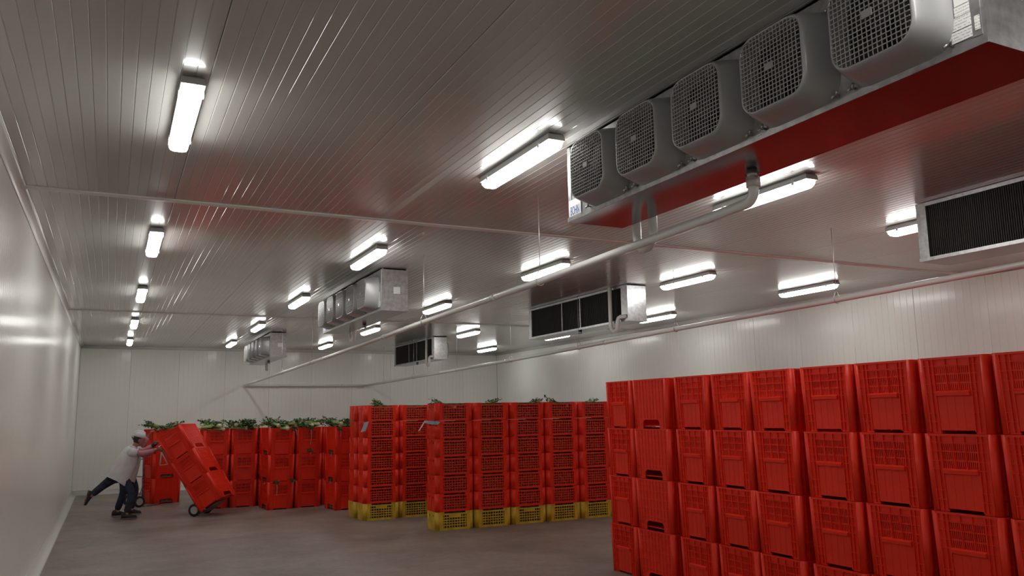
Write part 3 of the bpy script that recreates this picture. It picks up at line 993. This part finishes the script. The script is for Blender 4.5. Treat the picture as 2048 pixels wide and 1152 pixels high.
# second truck parked upright behind the workers
t2 = empty('hand_truck', (.60, 17.40, 0), math.radians(23))
tag(t2, 'upright hand truck standing against the turned celery stack', 'hand truck', 'hand trucks')
tm = Matrix.Translation((0, 0, .01)) @ Matrix.Rotation(-.04, 4, 'Y')
truck_frame(t2, tm, 1.30)
for s in (-1, 1):
    truck_wheel(t2, (-.13, s * .22, .105), (0, 1, 0))
b = MB(); b.cyl((-.13, -.22, .105), (-.13, .22, .105), .011, 8)
for s in (-1, 1):
    b.tube([(-.13, s * .15, .105), (-.04, s * .15, .42)], .009, 6)
b.build('axle', M['truck'], t2)
# pale tie strap hanging in a loop on the turned stack
b = MB()
b.tube([(.925, 17.392, 1.0), (.905, 17.38, .75)], .012, 6); b.tube([(.925, 17.392, 1.0), (1.05, 17.44, .76)], .012, 6); b.tube([(.905, 17.38, .75), (1.05, 17.44, .76)], .008, 6)
o = b.build('tie_strap', M['tie'])
tag(o, 'pale strap looped into a triangle on the turned celery stack', 'strap')

# ------------------------------------------------------------------ people
def skin_mesh(name, verts, edges, radii, root, mats, levels=1):
    me = bpy.data.meshes.new(name)
    me.from_pydata([tuple(v) for v in verts], edges, [])
    o = bpy.data.objects.new(name, me)
    COL.objects.link(o)
    o.modifiers.new('skin', 'SKIN').use_smooth_shade = True
    layer = me.skin_vertices[0].data
    for i, r in enumerate(radii):
        layer[i].radius = (r, r) if not isinstance(r, tuple) else r
        layer[i].use_root = (i == root)
    sb = o.modifiers.new('sub', 'SUBSURF'); sb.levels = levels; sb.render_levels = levels
    dg = bpy.context.evaluated_depsgraph_get()
    out = bpy.data.meshes.new_from_object(o.evaluated_get(dg))
    bpy.data.objects.remove(o)
    out.name = name
    out.materials.clear()
    for m in mats: out.materials.append(m)
    for p in out.polygons: p.use_smooth = True; p.material_index = 0
    return out

def ring(c, fwd, side, a, bb, n=16):
    """ellipse ring: half-size a along fwd, bb along side"""
    c = Vector(c); f = Vector(fwd).normalized(); s = Vector(side).normalized()
    return [c + a * math.cos(2 * PI * k / n) * f + bb * math.sin(2 * PI * k / n) * s for k in range(n)]

def worker(J, loc, label, glove):
    """J: joint positions relative to loc; local frame faces +x"""
    V = {k: Vector(p) for k, p in J.items()}
    order = ['hip', 'belly', 'chest', 'neck', 'head',
             'shl', 'ell', 'wrl', 'pal', 'shr', 'elr', 'wrr', 'par',
             'thl', 'knl', 'anl', 'tol', 'thr', 'knr', 'anr', 'tor']
    rad = {'hip': .10, 'belly': .10, 'chest': .11, 'neck': .045, 'head': .062, 'shl': .05, 'ell': .036, 'wrl': .026, 'pal': .028,
           'shr': .05, 'elr': .036, 'wrr': .026, 'par': .028, 'thl': .075, 'knl': .05, 'anl': .034, 'tol': .028,
           'thr': .075, 'knr': .05, 'anr': .034, 'tor': .028}
    E = [('hip', 'belly'), ('belly', 'chest'), ('chest', 'neck'), ('neck', 'head'), ('chest', 'shl'), ('shl', 'ell'), ('ell', 'wrl'), ('wrl', 'pal'),
         ('chest', 'shr'), ('shr', 'elr'), ('elr', 'wrr'), ('wrr', 'par'), ('hip', 'thl'), ('thl', 'knl'), ('knl', 'anl'), ('anl', 'tol'),
         ('hip', 'thr'), ('thr', 'knr'), ('knr', 'anr'), ('anr', 'tor')]
    idx = {k: i for i, k in enumerate(order)}
    body = skin_mesh('person', [V[k] for k in order], [(idx[a], idx[c]) for a, c in E], [rad[k] for k in order], 0, [M['skin']])
    # fingers and facial features join the same body mesh
    ex = MB()
    for side in ('l', 'r'):
        p = V['pa' + side]; d = (V['pa' + side] - V['wr' + side]).normalized()
        s = d.cross(Vector((0, 0, 1))).normalized() if abs(d.z) < .9 else Vector((0, 1, 0))
        nrm = s.cross(d).normalized()
        for k, ln in enumerate((.062, .072, .068, .052)):
            base = p + s * ((k - 1.5) * .017) + d * .012
            ex.tube([base, base + d * ln * .45 + nrm * .004, base + d * ln * .75 - nrm * .018, base + d * ln * .8 - nrm * .045], [.009, .0085, .008, .006], 6)
        sg = 1 if side == 'l' else -1
        base = p + s * sg * .024 - d * .012
        ex.tube([base, base + s * sg * .022 + d * .02 - nrm * .01, base + s * sg * .018 + d * .045 - nrm * .03], [.010, .009, .007], 6)
    hd = V['head']; fd = V['face'].normalized(); sd = Vector((0, 1, 0)); ud = fd.cross(sd).normalized()
    if ud.z < 0: ud = -ud
    HT = lambda p: hd + fd * p[0] + sd * p[1] + ud * p[2]
    def shape(p):
        q = p.copy()
        if p.z < -.2: q.x = q.x * (1 + .12 * p.z) + .10; q.y *= 1 + .28 * p.z
        return q
    ex.ellipsoid((0, 0, 0), (.085, .068, .105), 16, 10, 0, HT, shape)
    ex.tube([(.080, 0, .012), (.100, 0, -.018), (.082, 0, -.028)], [.008, .013, .008], 6, 0, HT)     # nose
    ex.tube([(.078, -.022, -.052), (.086, 0, -.053), (.078, .022, -.052)], [.003, .006, .003], 6, 0, HT)   # mouth
    for s in (-1, 1): ex.ellipsoid((.0, s * .07, -.005), (.018, .010, .028), 8, 6, 0, HT)
    em = ex.mesh('extra', [M['skin']])
    import bmesh
    bm = bmesh.new(); bm.from_mesh(body); bm.from_mesh(em); bm.to_mesh(body); bm.free()
    for p in body.polygons: p.use_smooth = True
    root = link('person', body, None, loc)
    tag(root, label, 'person', 'two workers at the left wall')
    for s in (-1, 1):
        b = MB(); b.ellipsoid((.076, s * .028, .012), (.010, .012, .008), 8, 6, 0, HT); b.build('eye', M['eye'], root)
    # hair and cap
    b = MB()
    def crown(p):
        q = p.copy()
        if p.z < -.15: q *= .94
        if p.x > .35 and p.z < .55: q *= .90
        return q
    b.ellipsoid((-.008, 0, .012), (.090, .074, .104), 16, 10, 0, HT, crown)
    b.build('hair', M['hair'], root)
    b = MB(); prof = [(.088, .045), (.092, .06), (.088, .085), (.075, .108), (.05, .122), (.015, .128)]
    b.loft([[HT((-.006 + r * math.cos(2 * PI * k / 16) * 1.05, r * math.sin(2 * PI * k / 16) * .86, z)) for k in range(16)] for r, z in prof], True, True)
    b.build('cap', M['cloth'], root)
    # trousers: each leg flows out of the seat
    ts = ['hip', 'thl', 'knl', 'anl', 'thr', 'knr', 'anr']
    tp = [V['hip'], V['thl'], V['knl'], V['knl'].lerp(V['anl'], .98), V['thr'], V['knr'], V['knr'].lerp(V['anr'], .98)]
    tj = skin_mesh('trousers', tp, [(0, 1), (1, 2), (2, 3), (0, 4), (4, 5), (5, 6)], [.115, .098, .066, .058, .098, .066, .058], 0, [M['jeans']])
    link('trousers', tj, root)
    for side in ('l', 'r'):
        a = V['an' + side]; t = V['to' + side]; d = (t - a)
        sh = V['sole' + side].normalized()         # direction the sole faces
        f = (d - sh * d.dot(sh)).normalized(); s = f.cross(sh).normalized()
        hgt = d.dot(sh)
        b = MB(); c = a + sh * max(hgt, .068)
        rings = []
        for x, wd, hh in ((-.075, .026, .05), (-.06, .036, .085), (-.01, .038, .095), (.05, .040, .070), (.10, .042, .050), (.145, .034, .038), (.165, .016, .026)):
            rings.append([c + f * x + s * (wd * math.cos(q)) - sh * (max(0, math.sin(q)) * hh + .012) for q in [2 * PI * k / 12 for k in range(12)]])
        b.loft(rings, True, True)
        so = b.build('shoe', M['shoe'], root)
        b = MB(); pl = [(-.08, .022), (-.06, .036), (0, .038), (.08, .044), (.13, .038), (.17, .014)]
        out = [c + f * x + s * wd for x, wd in pl] + [c + f * x - s * wd for x, wd in reversed(pl)]
        k = len(out)
        b.add(out + [p - sh * .016 for p in out], [tuple(range(k)), tuple(reversed(range(k, 2 * k)))] + [(i, i + k, (i + 1) % k + k, (i + 1) % k) for i in range(k)])
        b.build('sole', M['sole'], so)
    # loose white coat: rings from hem to collar, front hanging lower than the back
    up_ = (V['chest'] - V['hip']).normalized(); fw = Vector((up_.z, 0, -up_.x)).normalized(); sd = Vector((0, 1, 0))
    if fw.x < 0: fw = -fw
    b = MB(); rings = []
    for key, off, a, bb, sag in (('hip', -.11, .20, .21, .035), ('hip', -.04, .195, .205, .035), ('hip', .06, .180, .195, .035), ('belly', .0, .165, .185, .03), ('belly', .10, .150, .180, .02),
                                 ('chest', .0, .135, .178, .01), ('chest', .07, .115, .165, 0), ('chest', .12, .085, .125, 0), ('neck', -.02, .058, .065, 0), ('neck', .012, .054, .060, 0)):
        c = V[key] + up_ * off + fw * (sag * .6)
        rr = ring(c, fw, sd, a, bb)
        rr = [p + (Vector((0, 0, -1)) * sag * max(0, (p - c).dot(fw) / a) * 1.3) for p in rr]
        rings.append(rr)
    b.loft(rings, False, True)
    for side in ('l', 'r'):
        sh_, el_, wr_ = V['sh' + side], V['el' + side], V['wr' + side]
        b.tube([sh_.lerp(V['chest'], .35), sh_, sh_.lerp(el_, .55)], [.085, .072, .062], 12)
    b.build('coat', M['cloth'], root)
    for side in ('l', 'r'):
        sh_, el_, wr_ = V['sh' + side], V['el' + side], V['wr' + side]
        b = MB(); b.tube([sh_.lerp(el_, .45), el_, el_.lerp(wr_, .5), el_.lerp(wr_, .92)], [.050, .046, .040, .034], 10)
        b.build('sleeve', M['sleeve'], root)
    if glove:
        b = MB(); p = V['pal']; d = (p - V['wrl']).normalized()
        b.tube([V['wrl'] - d * .02, V['wrl'], p, p + d * .05], [.034, .034, .037, .026], 10)
        b.build('glove', M['glove'], root)
    return root

PX, PY = .30, 15.32
def rel(x, y, z): return (x - PX, y, z)
J1 = {'hip': rel(.165, 0, .755), 'belly': rel(.235, 0, .90), 'chest': rel(.315, 0, 1.06), 'neck': rel(.385, 0, 1.185), 'head': rel(.455, 0, 1.295), 'face': (.9, 0, -.25),
      'shl': rel(.345, .16, 1.12), 'ell': rel(.53, .19, 1.10), 'wrl': rel(.68, .16, 1.19), 'pal': rel(.715, .15, 1.225),
      'shr': rel(.345, -.16, 1.10), 'elr': rel(.51, -.19, 1.075), 'wrr': rel(.69, -.12, 1.12), 'par': rel(.74, -.10, 1.14),
      'thl': rel(.12, .08, .69), 'knl': rel(-.07, .09, .545), 'anl': rel(-.225, .09, .405), 'tol': rel(-.315, .09, .315), 'solel': (-.96, 0, .22),
      'thr': rel(.25, -.07, .66), 'knr': rel(.395, -.07, .40), 'anr': rel(.315, -.07, .085), 'tor': rel(.42, -.07, .012), 'soler': (0, 0, -1)}
worker(J1, (PX, PY, 0), 'worker in white coat pushing the loaded hand truck with one leg kicked back', True)
QX, QY = .22, 15.86
def rel2(x, y, z): return (x - QX, y, z)
J2 = {'hip': rel2(.27, 0, .78), 'belly': rel2(.33, 0, .93), 'chest': rel2(.39, 0, 1.08), 'neck': rel2(.44, 0, 1.20), 'head': rel2(.475, 0, 1.325), 'face': (.95, 0, -.2),
      'shl': rel2(.42, .16, 1.13), 'ell': rel2(.54, .2, 1.2), 'wrl': rel2(.62, .17, 1.33), 'pal': rel2(.645, .16, 1.385),
      'shr': rel2(.42, -.16, 1.12), 'elr': rel2(.55, -.18, 1.02), 'wrr': rel2(.70, -.14, 1.08), 'par': rel2(.745, -.12, 1.10),
      'thl': rel2(.34, .08, .70), 'knl': rel2(.46, .08, .43), 'anl': rel2(.40, .08, .085), 'tol': rel2(.50, .08, .012), 'solel': (0, 0, -1),
      'thr': rel2(.27, -.08, .68), 'knr': rel2(.27, -.08, .40), 'anr': rel2(.175, -.08, .085), 'tor': rel2(.275, -.08, .012), 'soler': (0, 0, -1)}
worker(J2, (QX, QY, 0), 'second worker mostly hidden behind the one in the white coat', False)
